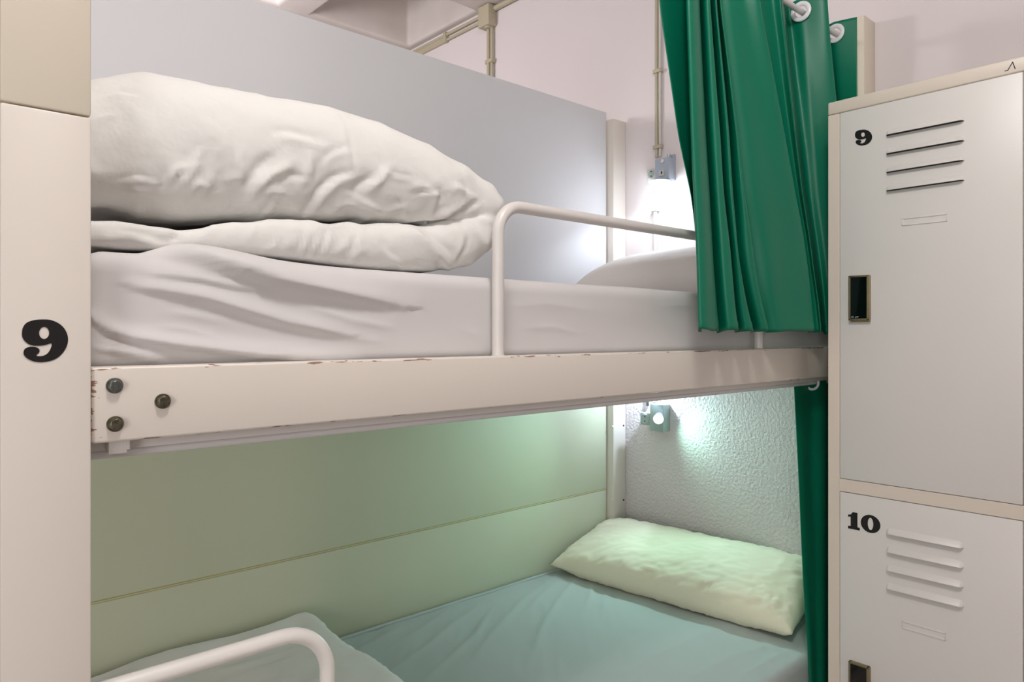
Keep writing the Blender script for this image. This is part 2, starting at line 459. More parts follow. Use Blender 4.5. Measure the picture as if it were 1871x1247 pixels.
# upper side rail
zr1 = PY(170, 672, YR)[2]; zr0 = PY(170, 812, YR)[2]
XR0 = PX1 + .0012
rail = boxo('side_rail', M['rail'], bed, XR0, 2.117, YR, YR + .03, zr0, zr1, bev=.003, seg=3)
chips(M['rail'], [('x', XR0, .014, .765), ('x', XR0, .004, .72), ('z', zr1 - .002, .006, .80), ('z', zr0, .005, .82)])
def bolt(px, py, m, par, Y, r=.0083):
    q = PY(px, py, Y); bm = bmesh.new()
    o = Vector((q[0], Y + .0005, q[2])); ax = Vector((.0, -1, 0))
    tube(bm, [o, o + ax * .0022, o + ax * .003], [r, r, r * .93], 28)
    t = bmesh.new()
    n = 6; ro = random.random()
    ring = lambda rr, d: [t.verts.new(o + ax * d + Vector((math.cos(ro + k * math.pi / 3) * rr, 0, math.sin(ro + k * math.pi / 3) * rr))) for k in range(n)]
    A = ring(r * .9, .002); B = ring(r * .9, .0062); C_ = ring(r * .74, .0076)
    for U, W in ((A, B), (B, C_)):
        for k in range(n): t.faces.new((U[k], U[(k + 1) % n], W[(k + 1) % n], W[k]))
    t.faces.new(C_)
    bmesh.ops.recalc_face_normals(t, faces=t.faces)
    bmesh.ops.bevel(t, geom=list(t.edges), offset=.0006, segments=2, affect='EDGES')
    me = bpy.data.meshes.new('t'); t.to_mesh(me); t.free(); bm.from_mesh(me); bpy.data.meshes.remove(me)
    # raised head mark
    torus(bm, o + ax * .0076, ax, r * .34, .0004, seg=20, sg=6)
    box(bm, o.x + .0006, o.x + .0016, o.y - .0082, o.y - .0072, o.z - .002, o.z + .0022)
    return autos(link('bolt', bm, m, par), 40)
bolt(209, 705, M['bolt2'], rail, YR); bolt(297, 733.5, M['bolt'], rail, YR); bolt(210, 775, M['bolt'], rail, YR)
# inner angle under the rail with its hooked bracket
boxo('support_angle', M['tube'], bed, XR0, 2.117, YR + .031, YR + .034, zr0 - .0125, zr0 + .03)
boxo('support_angle', M['tube'], bed, XR0, 2.117, YR + .034, YR + .06, zr0 - .0125, zr0 - .0105)
bm = bmesh.new(); a = PY(194, 829, YR + .028); b = PY(233, 829, YR + .028)
box(bm, a[0], b[0] - .003, YR + .016, YR + .0305, a[2], zr0 - .0005, bev=.001); box(bm, b[0] - .004, b[0], YR + .016, YR + .0305, a[2] + .0035, zr0 - .0005, bev=.001)
link('bracket', bm, M['tube'], bed)
boxo('bed_base', M['tube'], bed, XR0, 2.12, YR + .062, YP - .002, zr0 + .055, zr0 + .063)
boxo('side_rail', M['rail'], bed, XR0, 2.117, YP - .032, YP - .002, zr0, zr1, bev=.003)['label'] = 'rear rail of the upper bunk'
# lower bunk rails and base
zl1 = CH - .975
boxo('side_rail', M['rail'], bed, XR0, 2.117, YR, YR + .03, zl1 - .08, zl1, bev=.003)['label'] = 'front rail of the lower bunk'
boxo('side_rail', M['rail'], bed, XR0, 2.117, YP - .03, YP, zl1 - .08, zl1, bev=.003)['label'] = 'rear rail of the lower bunk'
boxo('bed_base', M['tube'], bed, XR0, 2.12, YR + .031, YP - .031, zl1 - .032, zl1 - .018)
# guard rails
YG = .858; rt = .0098
def hoop(x0, x1, z0, z1, R, m, leftdown=True, extra=None):
    e1 = (1, 0, 0); e3 = (0, 0, 1)
    pts = []
    if leftdown:
        pts += [Vector((x0, YG, z0 + (z1 - R - z0) * k / 6)) for k in range(6)]
        pts += arc((x0 + R, YG, z1 - R), (-1, 0, 0), e3, R, 0, math.pi / 2)
    else: pts += [Vector((x0, YG, z1))]
    pts += [Vector((x0 + R + (x1 - x0 - 2 * R) * k / 8, YG, z1)) for k in range(1, 8)]
    pts += arc((x1 - R, YG, z1 - R), e3, e1, R, 0, math.pi / 2)
    pts += [Vector((x1, YG, z1 - R + (z0 - z1 + R) * k / 6)) for k in range(1, 7)]
    bm = bmesh.new(); tube(bm, pts, rt, 28); return autos(link('guard_rail', bm, m, bed), 50)
gz = PY(960, 381, YG)[2]
g1 = hoop(PY(910, 500, YG)[0], PY(1386, 500, YG)[0], zr1 - .004, gz, .048, M['tube'])
g1['label'] = 'bent tube guard rail of the upper bunk'
for px in (910, 1386):
    X = PY(px, 500, YG)[0]; bm = bmesh.new(); torus(bm, (X, YG, zr1 + .0005), (0, 0, 1), rt + .0003, .0012, seg=24, sg=6); autos(link('weld', bm, M['tube'], g1), 60)
hz = PY(500, 1170, YG)[2]
g2 = hoop(PX1 - .001, PY(598, 1220, YG)[0], zl1 - .004, hz, .062, M['tube_bright'], leftdown=False)
g2['label'] = 'bright white bent tube grab rail of the lower bunk'

# ================================================================ mattresses
zm = PY(900, 506, .875)[2]
me = roundbox('mattress', XR0 + .001, 2.185, .876, YP - .04, zr0 + .066, zm, .022, (.006, .03, .0028))
SH = [([(172,428),(215,436),(270,458),(350,474),(430,494),(500,512),(560,524),(640,540),(740,560)], 16, .014, 's'),
      ([(240,523),(300,532),(370,545),(440,566),(520,590),(600,605),(640,612)], 12, .0075, 's'),
      ([(270,500),(360,510),(430,525),(490,530)], 9, .0036, 's'),
      ([(172,586),(200,606),(240,618),(320,631),(420,643),(500,651),(640,662)], 10, .0095, 's'),
      ([(175,636),(230,644),(300,657)], 6, .004, 'r'), ([(190,624),(250,636),(330,650)], 5, .0025, 'r'),
      ([(290,596),(340,602),(400,618)], 5, .002, 'r'), ([(300,570),(360,578),(420,592)], 7, .0018, 'r'),
      ([(560,560),(640,585),(720,600)], 9, .0026, 'r'), ([(540,590),(620,612),(700,625)], 8, .0022, 'r'),
      ([(840,600),(870,612),(890,640)], 8, .0015, 'r'), ([(930,560),(1000,556),(1100,570)], 12, .0015, 'r'),
      ([(960,600),(1010,598),(1060,612)], 6, .0012, 'r'), ([(1200,560),(1280,556),(1340,570)], 10, .002, 'r')]
displace(me, lambda P, N: (1.3 * creases(P, N, SH) + .0012 * vnoise(P, (6, 9, 22), 3.3)) * np.clip(-N[:, 1] * 1.5 + N[:, 2] * .7, 0, 1))
mu = linkme('mattress', me, M['sheet'])
tag(mu, 'upper bunk mattress in a creased white fitted sheet under the rolled duvet', 'mattress', None)
zml = CH - .854
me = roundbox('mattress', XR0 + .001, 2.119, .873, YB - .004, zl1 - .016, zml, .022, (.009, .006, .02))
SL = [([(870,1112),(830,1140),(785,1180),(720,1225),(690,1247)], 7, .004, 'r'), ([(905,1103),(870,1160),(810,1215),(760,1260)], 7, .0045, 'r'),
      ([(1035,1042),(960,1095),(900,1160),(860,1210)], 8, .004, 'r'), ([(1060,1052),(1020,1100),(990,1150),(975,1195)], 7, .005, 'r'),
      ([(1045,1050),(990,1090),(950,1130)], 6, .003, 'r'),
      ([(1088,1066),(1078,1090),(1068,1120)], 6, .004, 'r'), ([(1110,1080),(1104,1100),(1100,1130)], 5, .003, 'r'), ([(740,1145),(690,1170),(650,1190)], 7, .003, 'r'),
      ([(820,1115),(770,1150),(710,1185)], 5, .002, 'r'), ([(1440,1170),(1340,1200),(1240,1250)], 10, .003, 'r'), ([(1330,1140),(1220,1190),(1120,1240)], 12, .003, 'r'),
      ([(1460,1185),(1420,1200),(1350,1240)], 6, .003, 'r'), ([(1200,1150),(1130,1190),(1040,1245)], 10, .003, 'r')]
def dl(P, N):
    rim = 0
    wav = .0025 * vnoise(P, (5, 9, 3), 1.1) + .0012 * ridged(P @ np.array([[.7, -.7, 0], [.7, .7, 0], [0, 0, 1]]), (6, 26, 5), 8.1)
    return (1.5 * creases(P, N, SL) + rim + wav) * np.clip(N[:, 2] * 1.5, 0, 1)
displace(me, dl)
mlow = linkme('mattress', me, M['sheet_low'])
bm = bmesh.new(); tube(bm, [(XR0 + .03 + (2.085 - XR0) * k / 60, YB - .014 + .001 * math.sin(k * .7), zml - .0005) for k in range(61)], .0062, 12)
pp = autos(link('piping', bm, M['sheet_low'], mlow), 60)
tag(mlow, 'lower bunk mattress with a pale grey sheet pulled into diagonal creases', 'mattress', None)

# ================================================================ duvet on the upper bunk
def node(px, py, rp, Y):
    q = PY(px, py, Y); d = ray(px, py); k = Y / d[1] / F
    return (q[0], q[2], rp * k)
UP = [node(120, 300, 100, 1.02), node(190, 290, 112, 1.02), node(255, 287, 124, 1.02), node(350, 296, 114, 1.02), node(450, 304, 104, 1.02), node(550, 312, 97, 1.02), node(640, 327, 87, 1.01), node(720, 345, 72, 1.0), node(790, 361, 52, .985), node(838, 374, 33, .97), node(866, 384, 17, .955)]
LO = [node(110, 430, 17, .935), node(200, 433, 26, .935), node(262, 440, 22, .935), node(318, 442, 15, .93), node(352, 443, 20, .93), node(420, 438, 28, .93), node(500, 440, 32, .93), node(600, 448, 37, .93), node(700, 455, 41, .93), node(780, 455, 42, .935), node(835, 445, 43, .935), node(862, 428, 36, .935), node(868, 410, 26, .94)]
def chain(x, y, z, nodes, y0, y1, over):
    best = np.full(x.shape, 1e9)
    for a, b in zip(nodes[:-1], nodes[1:]):
        dx, dz = b[0] - a[0], b[1] - a[1]; l2 = dx * dx + dz * dz
        t = np.clip(((x - a[0]) * dx + (z - a[1]) * dz) / l2, 0, 1)
        r = a[2] + (b[2] - a[2]) * t
        d2 = np.hypot(x - a[0] - t * dx, z - a[1] - t * dz)
        f = y0 + r * over
        dy = np.maximum(np.maximum(f - y, 0) / over, np.maximum(y - (y1 - r), 0))
        best = np.minimum(best, np.sqrt(d2 * d2 + dy * dy) - r)
    return best
def duv(x, y, z):
    a = chain(x, y, z, UP, .893, 1.60, .75); b = chain(x, y, z, LO, .898, 1.58, .8)
    k = .006; h = np.clip(.5 + .5 * (b - a) / k, 0, 1)
    return b + (a - b) * h - k * h * (1 - h)
me = netmesh('duvet', duv, (-.05, .86, zm - .02), (.86, 1.66, zm + .30), .0046)
smoothme(me, 2)
DV = [([(345,294),(358,280),(372,266)], 5, .003, 'p'), ([(302,330),(322,312),(345,300)], 6, .004, 'r'), ([(330,338),(345,318),(362,296)], 6, .005, 'r'),
      ([(318,325),(335,305)], 4, .003, 'v'), ([(340,350),(360,332),(372,340)], 6, .004, 'r'), ([(412,332),(432,322),(440,330)], 5, .004, 'r'),
      ([(430,336),(436,300),(430,250)], 5, .0028, 'p'), ([(448,366),(468,336),(500,316),(540,298)], 7, .005, 'r'), ([(440,345),(470,305),(505,280)], 8, .004, 'v'),
      ([(545,340),(562,312),(574,276)], 9, .004, 'r'), ([(566,275),(572,320),(568,330)], 4, .002, 'p'), ([(555,385),(585,350),(612,328),(640,320)], 9, .005, 'p'),
      ([(655,360),(645,345),(665,330),(690,318)], 8, .005, 'v'), ([(672,348),(690,330),(712,308)], 6, .006, 'r'), ([(648,362),(668,370),(686,377)], 4, .004, 'r'), ([(640,372),(680,378),(720,390)], 5, .003, 'r'),
      ([(700,382),(735,378),(742,400)], 5, .003, 'r'), ([(760,355),(800,350),(790,388)], 5, .003, 'p'), ([(800,345),(806,375),(795,392)], 5, .003, 'v'),
      ([(735,412),(790,404),(830,390),(882,363)], 4, .006, 'v'), ([(745,402),(800,392),(850,372)], 6, .005, 'r'), ([(820,330),(850,350),(880,362)], 5, .002, 'p'),
      ([(630,232),(640,290),(650,330)], 5, .002, 'p'), ([(380,215),(405,240)], 5, .002, 'p'), ([(500,250),(520,245),(590,262)], 9, .003, 'p'),
      ([(586,468),(596,440),(602,420)], 5, .003, 'p'), ([(616,462),(632,448),(640,438)], 5, .003, 'r'), ([(745,420),(775,440),(808,468)], 9, .005, 'r'), ([(765,418),(800,440),(832,470)], 6, .004, 'v'),
      ([(700,470),(725,480),(738,490)], 6, .003, 'r'), ([(790,460),(812,478),(822,496)], 5, .005, 'r'), ([(800,470),(802,498)], 4, .004, 'v'), ([(845,404),(870,430),(890,455)], 5, .004, 'r'), ([(870,400),(890,405),(900,412)], 4, .003, 'r'),
      ([(355,440),(385,425),(392,412)], 6, .003, 'r'), ([(480,455),(500,445),(510,425)], 5, .002, 'p'), ([(545,465),(555,440),(560,420)], 5, .003, 'p'), ([(660,470),(650,450),(655,430)], 6, .003, 'p'),
      ([(325,445),(316,436),(330,430)], 6, .006, 'v'), ([(175,438),(240,432),(300,452)], 6, .004, 'r'), ([(220,425),(270,430),(315,446)], 6, .004, 'v'),
      ([(180,180),(215,172),(250,176)], 5, .002, 'p'), ([(180,215),(205,205)], 5, .003, 'p'), ([(190,260),(210,225)], 5, .002, 'p'),
      ([(365,355),(385,330),(398,300)], 4, .0028, 'r'), ([(470,360),(490,345),(520,350)], 4, .003, 'r'), ([(505,330),(530,318),(560,322)], 4, .0028, 'v'), ([(590,300),(606,282),(640,272)], 6, .003, 'p'),
      ([(690,300),(720,322),(755,326)], 4, .0026, 'p'), ([(745,345),(770,340),(790,352)], 4, .003, 'r'), ([(815,350),(832,344),(850,352)], 4, .0028, 'r'), ([(840,332),(852,342),(850,356)], 3.5, .0028, 'v'),
      ([(210,330),(250,322),(290,330)], 5, .0024, 'p'), ([(230,350),(255,345),(280,350)], 5, .0022, 'r'), ([(290,345),(296,325),(300,310)], 4, .003, 'v'), ([(395,260),(400,280),(392,300)], 4, .0018, 'p'),
      ([(400,425),(412,440),(420,455)], 4, .0026, 'p'), ([(450,440),(462,425),(470,412)], 4, .0022, 'r'), ([(515,462),(525,448),(540,440)], 4, .0026, 'r'), ([(565,470),(570,450),(585,432)], 4, .0028, 'p'),
      ([(640,478),(655,462),(672,455)], 4, .0026, 'r'), ([(690,440),(700,455),(718,470)], 5, .003, 'p'), ([(760,478),(775,486),(790,490)], 4, .003, 'v'), ([(850,430),(845,455),(830,480)], 5, .003, 'p'), ([(880,395),(890,420),(888,450)], 4, .003, 'r'),
      ([(560,405),(600,414),(650,405),(700,408)], 4, .003, 'p'), ([(720,360),(730,372),(735,392)], 4, .003, 'v'), ([(600,385),(620,372),(650,372)], 4, .003, 'r'), ([(470,390),(490,372),(500,350)], 5, .002, 'p')]
def dd(P, N):
    D = P @ np.array([[.77, 0, -.64], [0, 1, 0], [.64, 0, .77]])
    n = .0030 * ridged(D, (17, 9, 6), 2.2) + .0024 * ridged(D, (36, 14, 11), 5.7) + .0025 * vnoise(P, (7, 7, 7), .4)
    px, py, f = proj(P)
    band = np.exp(-((py - (340 + .03 * px)) / 55) ** 2) * .9 + .35
    low = np.clip((P[:, 2] - zm) / .02, 0, 1)
    return 1.45 * creases(P, N, DV) * np.clip(.5 - N[:, 1] * 1.2, 0, 1) + 1.25 * n * band * low
displace(me, dd); smoothme(me, 1, .25)
# settle on the mattress
P = np.empty(len(me.vertices) * 3); me.vertices.foreach_get('co', P); P = P.reshape(-1, 3)
P[:, 2] = np.maximum(P[:, 2], zm + .0035 + .004 * np.clip((P[:, 1] < .91), 0, 1) * 0); me.vertices.foreach_set('co', P.ravel()); me.update()
dv = linkme('duvet', me, M['duvet'])
tag(dv, 'thick white duvet folded over itself on the upper bunk beside the numbered post', 'duvet')

# ================================================================ folded duvet on the lower bunk
me = roundbox('duvet', .10, .875, 1.02, 1.785, zml + .004, CH - .745, .028, .012)
def dq(P, N):
    # softly domed top, raised far corner
    e = np.clip((.875 - P[:, 0]) / .1, 0, 1); top = np.clip(N[:, 2], 0, 1)
    v = -.012 * (1 - e) * top + .016 * np.exp(-(((P[:, 0] - .87) / .06) ** 2 + ((P[:, 1] - 1.76) / .08) ** 2)) * top
    v += top * (.004 * vnoise(P, (7, 7, 3), 4.4) - .03 * np.clip((.45 - P[:, 0]) / .4, 0, 1))
    v += (.0045 * ridged(P, (7, 22, 9), 6.6) + .003 * ridged(P, (14, 40, 9), 3.6)) * top + .003 * np.sin(P[:, 1] * 23) * np.clip(N[:, 0], 0, 1)
    return v
displace(me, dq)
tag(linkme('duvet', me, M['duvet_low']), 'flat folded grey-white duvet at the near end of the lower bunk', 'duvet')

# ================================================================ pillows
def pillow(name, c, L, W, T, rotz, tilt, m, seed, ridgeamp=.003):
    nu, nv = 110, 60
    me_v = []; U = np.linspace(-1, 1, nu); Vv = np.linspace(-1, 1, nv)
    uu, vv_ = np.meshgrid(U, Vv, indexing='ij')
    def half(sg):
        ax = np.abs(uu); ay = np.abs(vv_)
        h = ((1 - ax ** 4.5) * (1 - ay ** 2.6)) ** .52
        x = uu * L / 2 * (1 - .035 * (1 - vv_ ** 2) * ax ** 4) ; y = vv_ * W / 2 * (1 - .07 * (1 - uu ** 2) * ay ** 3)
        Pn = np.stack([uu * 3, vv_ * 2, uu * 0 + seed], -1).reshape(-1, 3)
        edge = np.clip(1 - h, 0, 1)
        wr = (ridged(Pn, (5.5, 1.8, 1), seed) * .6 + ridged(Pn, (2.2, 4, 1), seed * 2) * .5 + ridged(Pn @ np.array([[.8, .6, 0], [-.6, .8, 0], [0, 0, 1]]), (7, 2.5, 1), seed * 3) * .5).reshape(uu.shape)
        z = sg * T / 2 * h * (1 + .06 * vnoise(Pn, (1.3, 1.3, 1), seed * 5).reshape(uu.shape)) + sg * ridgeamp * wr * np.clip(h * 3, 0, 1) * (0.35 + edge)
        return np.stack([x, y, z], -1)
    A = half(1); B = half(-1)
    verts = A.reshape(-1, 3).tolist(); n0 = nu * nv; idx = np.arange(n0).reshape(nu, nv); idb = idx.copy()
    for i in range(nu):
        for j in range(nv):
            if 0 < i < nu - 1 and 0 < j < nv - 1: idb[i, j] = len(verts); verts.append(B[i, j].tolist())
    f = [[idx[i, j], idx[i + 1, j], idx[i + 1, j + 1], idx[i, j + 1]] for i in range(nu - 1) for j in range(nv - 1)]
    f += [[idb[i, j + 1], idb[i + 1, j + 1], idb[i + 1, j], idb[i, j]] for i in range(nu - 1) for j in range(nv - 1)]
    me = bpy.data.meshes.new(name); me.from_pydata(verts, [], f); me.update()
    R = Matrix.Translation(c) @ Matrix.Rotation(rotz, 4, 'Z') @ Matrix.Rotation(tilt, 4, 'X')
    me.transform(R)
    return me
me = pillow('pillow', (2.005, 1.375, zml + .078), .86, .37, .15, math.radians(90 + 5), math.radians(-14), M['pillow_low'], 1.7, .0065)
P = np.empty(len(me.vertices) * 3); me.vertices.foreach_get('co', P); P = P.reshape(-1, 3)
P[:, 0] = np.minimum(P[:, 0], XW - .004); P[:, 2] = np.maximum(P[:, 2], zml + .003)
me.vertices.foreach_set('co', P.ravel()); me.update()
tag(linkme('pillow', me, M['pillow_low'], None, True), 'long cream pillow lying against the stucco wall on the lower bunk', 'pillow')
me = pillow('pillow', (1.985, 1.31, zm + .095), .80, .38, .19, math.radians(90), math.radians(-12), M['pillow'], 2.9, .002)
P = np.empty(len(me.vertices) * 3); me.vertices.foreach_get('co', P); P = P.reshape(-1, 3)
P[:, 0] = np.minimum(P[:, 0], XW - .03); P[:, 2] = np.maximum(P[:, 2], zm + .003)
me.vertices.foreach_set('co', P.ravel()); me.update()
tag(linkme('pillow', me, M['pillow'], None, True), 'plump white pillow on the upper bunk behind the guard rail and green curtain', 'pillow')

# ================================================================ curtains
YROD = .878; zrod = PY(1463, 21, YROD)[2]
def interp_nodes(nodes, n):
    """nodes: list of (x, y) with smooth rounded peaks; returns n points"""
    pts = np.array(nodes, float); m = len(pts); out = []
    per = n // (m - 1)
    for i in range(m - 1):
        p0 = pts[max(i - 1, 0)]; p1 = pts[i]; p2 = pts[i + 1]; p3 = pts[min(i + 2, m - 1)]
        for k in range(per):
            t = k / per
            # centripetal-ish blend: cosine for depth, catmull for x
            c = .5 * ((2 * p1) + (-p0 + p2) * t + (2 * p0 - 5 * p1 + 4 * p2 - p3) * t * t + (-p0 + 3 * p1 - 3 * p2 + p3) * t ** 3)
            out.append(c)
    out.append(pts[-1]); return np.array(out)
def cur_nodes(lst, py): return [PY(px, py, Y)[:2] for px, Y in lst]
# each fold edge as picture column against picture row, and the distance of the fold
def ed(*p): return ([q[1] for q in p], [q[0] for q in p])
E_L  = ed((1204, 0), (1240, 250), (1261, 345), (1270, 420), (1277, 610))
E_P  = ed((1253, 0), (1258, 150), (1262, 250), (1267, 350), (1271, 450), (1275, 610))
E_1  = ed((1278, 0), (1290, 250), (1296, 350), (1302, 480), (1312, 610))
E_2  = ed((1296, 0), (1315, 250), (1321, 350), (1331, 450), (1340, 560), (1348, 610))
E_3  = ed((1308, 0), (1332, 250), (1338, 350), (1347, 460), (1362, 545), (1376, 610))
E_4  = ed((1316, 0), (1348, 250), (1358, 350), (1372, 430), (1384, 520), (1402, 610))
E_5  = ed((1386, 0), (1433, 250), (1451, 350), (1465, 420), (1478, 510), (1486, 610))
E_6  = ed((1427, 0), (1454, 250), (1466, 350), (1481, 440), (1497, 560), (1500, 610))
E_7  = ed((1508, 0), (1516, 100), (1526, 190), (1534, 300), (1540, 610))
E_8  = ed((1566, 20), (1566, 300), (1570, 610))
def mix(a, b, t, o=0): return lambda y: np.interp(y, *a) * (1 - t) + np.interp(y, *b) * t + o
def at(a, o=0): return lambda y: np.interp(y, *a) + o
NODES = [(at(E_L), .800, .802), (mix(E_L, E_P, .5), .812, .815), (at(E_P, 5), .818, .816), (at(E_P, 1), .795, .795), (at(E_P, 2), .779, .777), (mix(E_P, E_1, .55), .772, .770), (at(E_1, -1), .780, .780),
         (at(E_1, -3), .815, .812), (mix(E_1, E_2, .45), .782, .780), (at(E_2, -1), .772, .770), (at(E_2), .779, .777), (at(E_2, -4), .815, .812),
         (mix(E_2, E_3, .5), .785, .780), (at(E_3, -1), .773, .771), (at(E_3), .780, .778), (at(E_3, -4), .815, .812), (mix(E_3, E_4, .5), .788, .783), (at(E_4, -1), .776, .773), (at(E_4), .783, .781), (at(E_4, -5), .818, .815),
         (mix(E_4, E_5, .25), .806, .790), (mix(E_4, E_5, .6), .792, .776), (at(E_5, -3), .768, .763), (at(E_5), .774, .768), (at(E_5, -9), .825, .812), (mix(E_5, E_6, .5), .820, .808), (at(E_6, -1), .797, .795), (at(E_6), .806, .803), (at(E_6, 6), .914, .835),
         (mix(E_6, E_7, .45), .878, .822), (at(E_7, -1), .824, .800), (at(E_7, 1), .834, .806), (at(E_7, 2), .885, .835), (mix(E_7, E_8, .06), .897, .84), (mix(E_7, E_8, .28), .878, .825), (at(E_8), .825, .800)]
zT = zrod + .034; zB = CH + .004
n_per = 10; nv = 110; n = n_per * (len(NODES) - 1); S = n + 1; Pc = np.zeros((S, nv, 3))
for j in range(nv):
    z = zT + (zB - zT) * j / (nv - 1); fr = j / (nv - 1); pts = []
    for fn, yt, yb_ in NODES:
        Y = yt + (yb_ - yt) * fr; py = 300.0
        for _ in range(8):
            px = float(fn(py)); d = ray(px, 0); py = HY - (z - CH) * F * d[1] / Y
        pts.append(PY(px, py, Y)[:2])
    Pc[:, j, :2] = interp_nodes(pts, n); Pc[:, j, 2] = z
# even out the columns down the cloth
K = np.array([1, 4, 6, 4, 1.]) / 16
for _ in range(6):
    Z = np.pad(Pc[:, :, :2], ((0, 0), (2, 2), (0, 0)), mode='reflect', reflect_type='odd')
    Pc[:, :, :2] = sum(K[k] * Z[:, k:k + nv] for k in range(5))
# soft cloth wobble, hem and wavy lower edge
Q = Pc.reshape(-1, 3)
hh = np.clip((Q[:, 2] - zB) / .35, 0, 1)
Q[:, 1] += .0028 * vnoise(Q, (16, 3, 6), 2.5) * (1.2 - hh)
hemw = np.clip(1 - (Q[:, 2] - zB) / .02, 0, 1)
Q[:, 2] += hemw * (.004 * vnoise(Q, (22, 22, 1), 5.1)) - hemw * (Q[:, 1] - .79) * .10
Q[:, 1] -= .0012 * (np.abs(Q[:, 2] - zB - .016) < .004)
Pc = Q.reshape(S, nv, 3)
cu = gridmesh('curtain', Pc, S, nv, M['green'])
so = cu.modifiers.new('cloth', 'SOLIDIFY'); so.thickness = .0016; so.offset = 0
curtain = thing('curtain', 'green satin eyelet curtain bunched beside the upper bunk and numbered locker', 'curtain', (1.5, .85, CH))
cu.name = 'fabric'; cu.parent = curtain; cu.matrix_parent_inverse = world(curtain).inverted()
def eyelet(c, nrm, par, R=.0205, r=.0062):
    nrm = Vector(nrm).normalized(); bm = bmesh.new()
    torus(bm, Vector(c), nrm, R, r, .0035, seg=48, sg=12)
    return autos(link('eyelet', bm, M['eyelet'], par), 60)
def vis_at(px, py, Y): q = PY(px, py, Y); return Vector(q)
def nrm_of(i, j=4):
    a = Pc[i + 3, j] - Pc[i - 3, j]; v = Vector((-a[1], a[0], 0)).normalized()
    if v.dot(Vector((1, .6, 0))) > 0: v = -v
    return v
def nearest(seg0, seg1):
    rng_ = range(n_per * seg0, n_per * seg1); return min(rng_, key=lambda i: abs(Pc[i, 4, 1] - YROD))
k1 = nearest(28, 30); k2 = nearest(33, 35)
eyes = []
for k in (k1, k2):
    nn = nrm_of(k); c = Vector((Pc[k, 4, 0], YROD, zrod)) + nn * .003
    eyelet(c, nn, curtain); eyes.append((c.copy(), nn))
cut = bmesh.new()
for c, nn in eyes: cyl(cut, c - nn * .012, nn, .0185, .018, 32)
cut = link('cutter', cut, M['green'])
bo = cu.modifiers.new('holes', 'BOOLEAN'); bo.operation = 'DIFFERENCE'; bo.object = cut; bo.solver = 'EXACT'
dg = bpy.context.evaluated_depsgraph_get(); dg.update()
nm = bpy.data.meshes.new_from_object(cu.evaluated_get(dg)); cu.modifiers.clear(); cu.data = nm
COL.objects.unlink(cut); bpy.data.objects.remove(cut)
rod_x0 = .175
bm = bmesh.new(); cyl(bm, (rod_x0, YROD, zrod), (1, 0, 0), .0075, 2.1165 - rod_x0, 20)
rod = autos(link('curtain_rod', bm, M['rod']), 50)
tag(rod, 'white curtain rod threading the eyelets of the upper green curtain', 'curtain rod')

# lower curtain
zrod2 = PY(1484, 699, .892)[2]
LT = [(1450, .896), (1462, .893), (1480, .896), (1506, .886), (1516, .905), (1530, .88), (1545, .905), (1558, .885), (1570, .90)]
LB = [(1479, .864), (1484, .860), (1492, .862), (1506, .854), (1512, .866), (1522, .850), (1535, .866), (1548, .85), (1560, .866)]
n2 = 12 * (len(LT) - 1)
T2 = interp_nodes([PY(a, 720, b)[:2] for a, b in LT], n2); B2 = interp_nodes([PY(a, 1240, b)[:2] for a, b in LB], n2)
S2 = len(T2); nv2 = 70; P2 = np.zeros((S2, nv2, 3)); zt2 = zrod2 + .03; zb2 = CH - .96
for j in range(nv2):
    t = j / (nv2 - 1)
    P2[:, j, :2] = T2 * (1 - t) + B2 * t; P2[:, j, 2] = zt2 + (zb2 - zt2) * t
Q = P2.reshape(-1, 3); Q[:, 1] += .0025 * vnoise(Q, (20, 3, 4), 9.5); P2 = Q.reshape(S2, nv2, 3)
low = thing('curtain', 'dark green satin curtain hanging from under the upper rail beside the lower pillow', 'curtain', (2.0, .88, CH - .96))
f2 = gridmesh('fabric', P2, S2, nv2, M['green'], low)
so = f2.modifiers.new('cloth', 'SOLIDIFY'); so.thickness = .0016; so.offset = 0
c = Vector(PY(1484, 700, .888)); eyelet(c, (-.62, -.78, 0), low, .0175, .0035)
bm = bmesh.new(); cyl(bm, (rod_x0, .892, c.z), (1, 0, 0), .006, 2.117 - rod_x0, 16)
autos(link('curtain_rod', bm, M['rod'], bed), 50)

# ================================================================ locker
YL1 = PX(1513, 600, XL)[1]; YL0 = PX(1871, 600, XL)[1] - .004
zLt = PX(1514, 188, XL)[2]; 
lock = thing('locker', 'two-door white metal locker numbered 9 and 10 beside the bunk bed', 'locker', (XL + .22, (YL0 + YL1) / 2, 0))
LD = XW - .004
zcap0 = PX(1524, 209, XL)[2]; ydl = PX(1535, 600, XL)[1]; ydr = PX(1869, 600, XL)[1]
zd1 = PX(1536, 207, XL)[2]; zd0 = PX(1536, 874, XL)[2]; zdb1 = PX(1536, 899, XL)[2]
g = .0013
bm = bmesh.new()
box(bm, XL + .003, LD, YL1 - .0012, YL1, .01, zcap0)                 # left side sheet
box(bm, XL + .003, LD, YL0, YL0 + .0012, .01, zcap0)
box(bm, LD - .002, LD, YL0, YL1, .01, zcap0)
box(bm, XL, XL + .02, ydl + g, YL1, .02, zcap0 - .0008, bev=.0012)             # left stile
box(bm, XL, XL + .02, YL0, ydr - g, .02, zcap0 - .0008, bev=.0006)             # right stile
box(bm, XL + .002, LD, YL0, YL1, .0, .05)
link('body', bm, M['locker_frame'], lock)
bm = bmesh.new(); box(bm, XL - .0006, LD, YL0 - .0008, YL1 + .0008, zd1 + g, zLt, bev=.0035, seg=3)
cap = autos(link('top_cap', bm, M['locker_frame'], lock))
bm = bmesh.new(); box(bm, XL, XL + .02, YL0 + .001, ydl + .004, zdb1 + g, zd0 - g, bev=.001)
box(bm, XL + .022, LD - .003, YL0 + .002, YL1 - .002, zdb1 + .01, zdb1 + .012)
link('shelf_rail', bm, M['locker_frame'], lock)
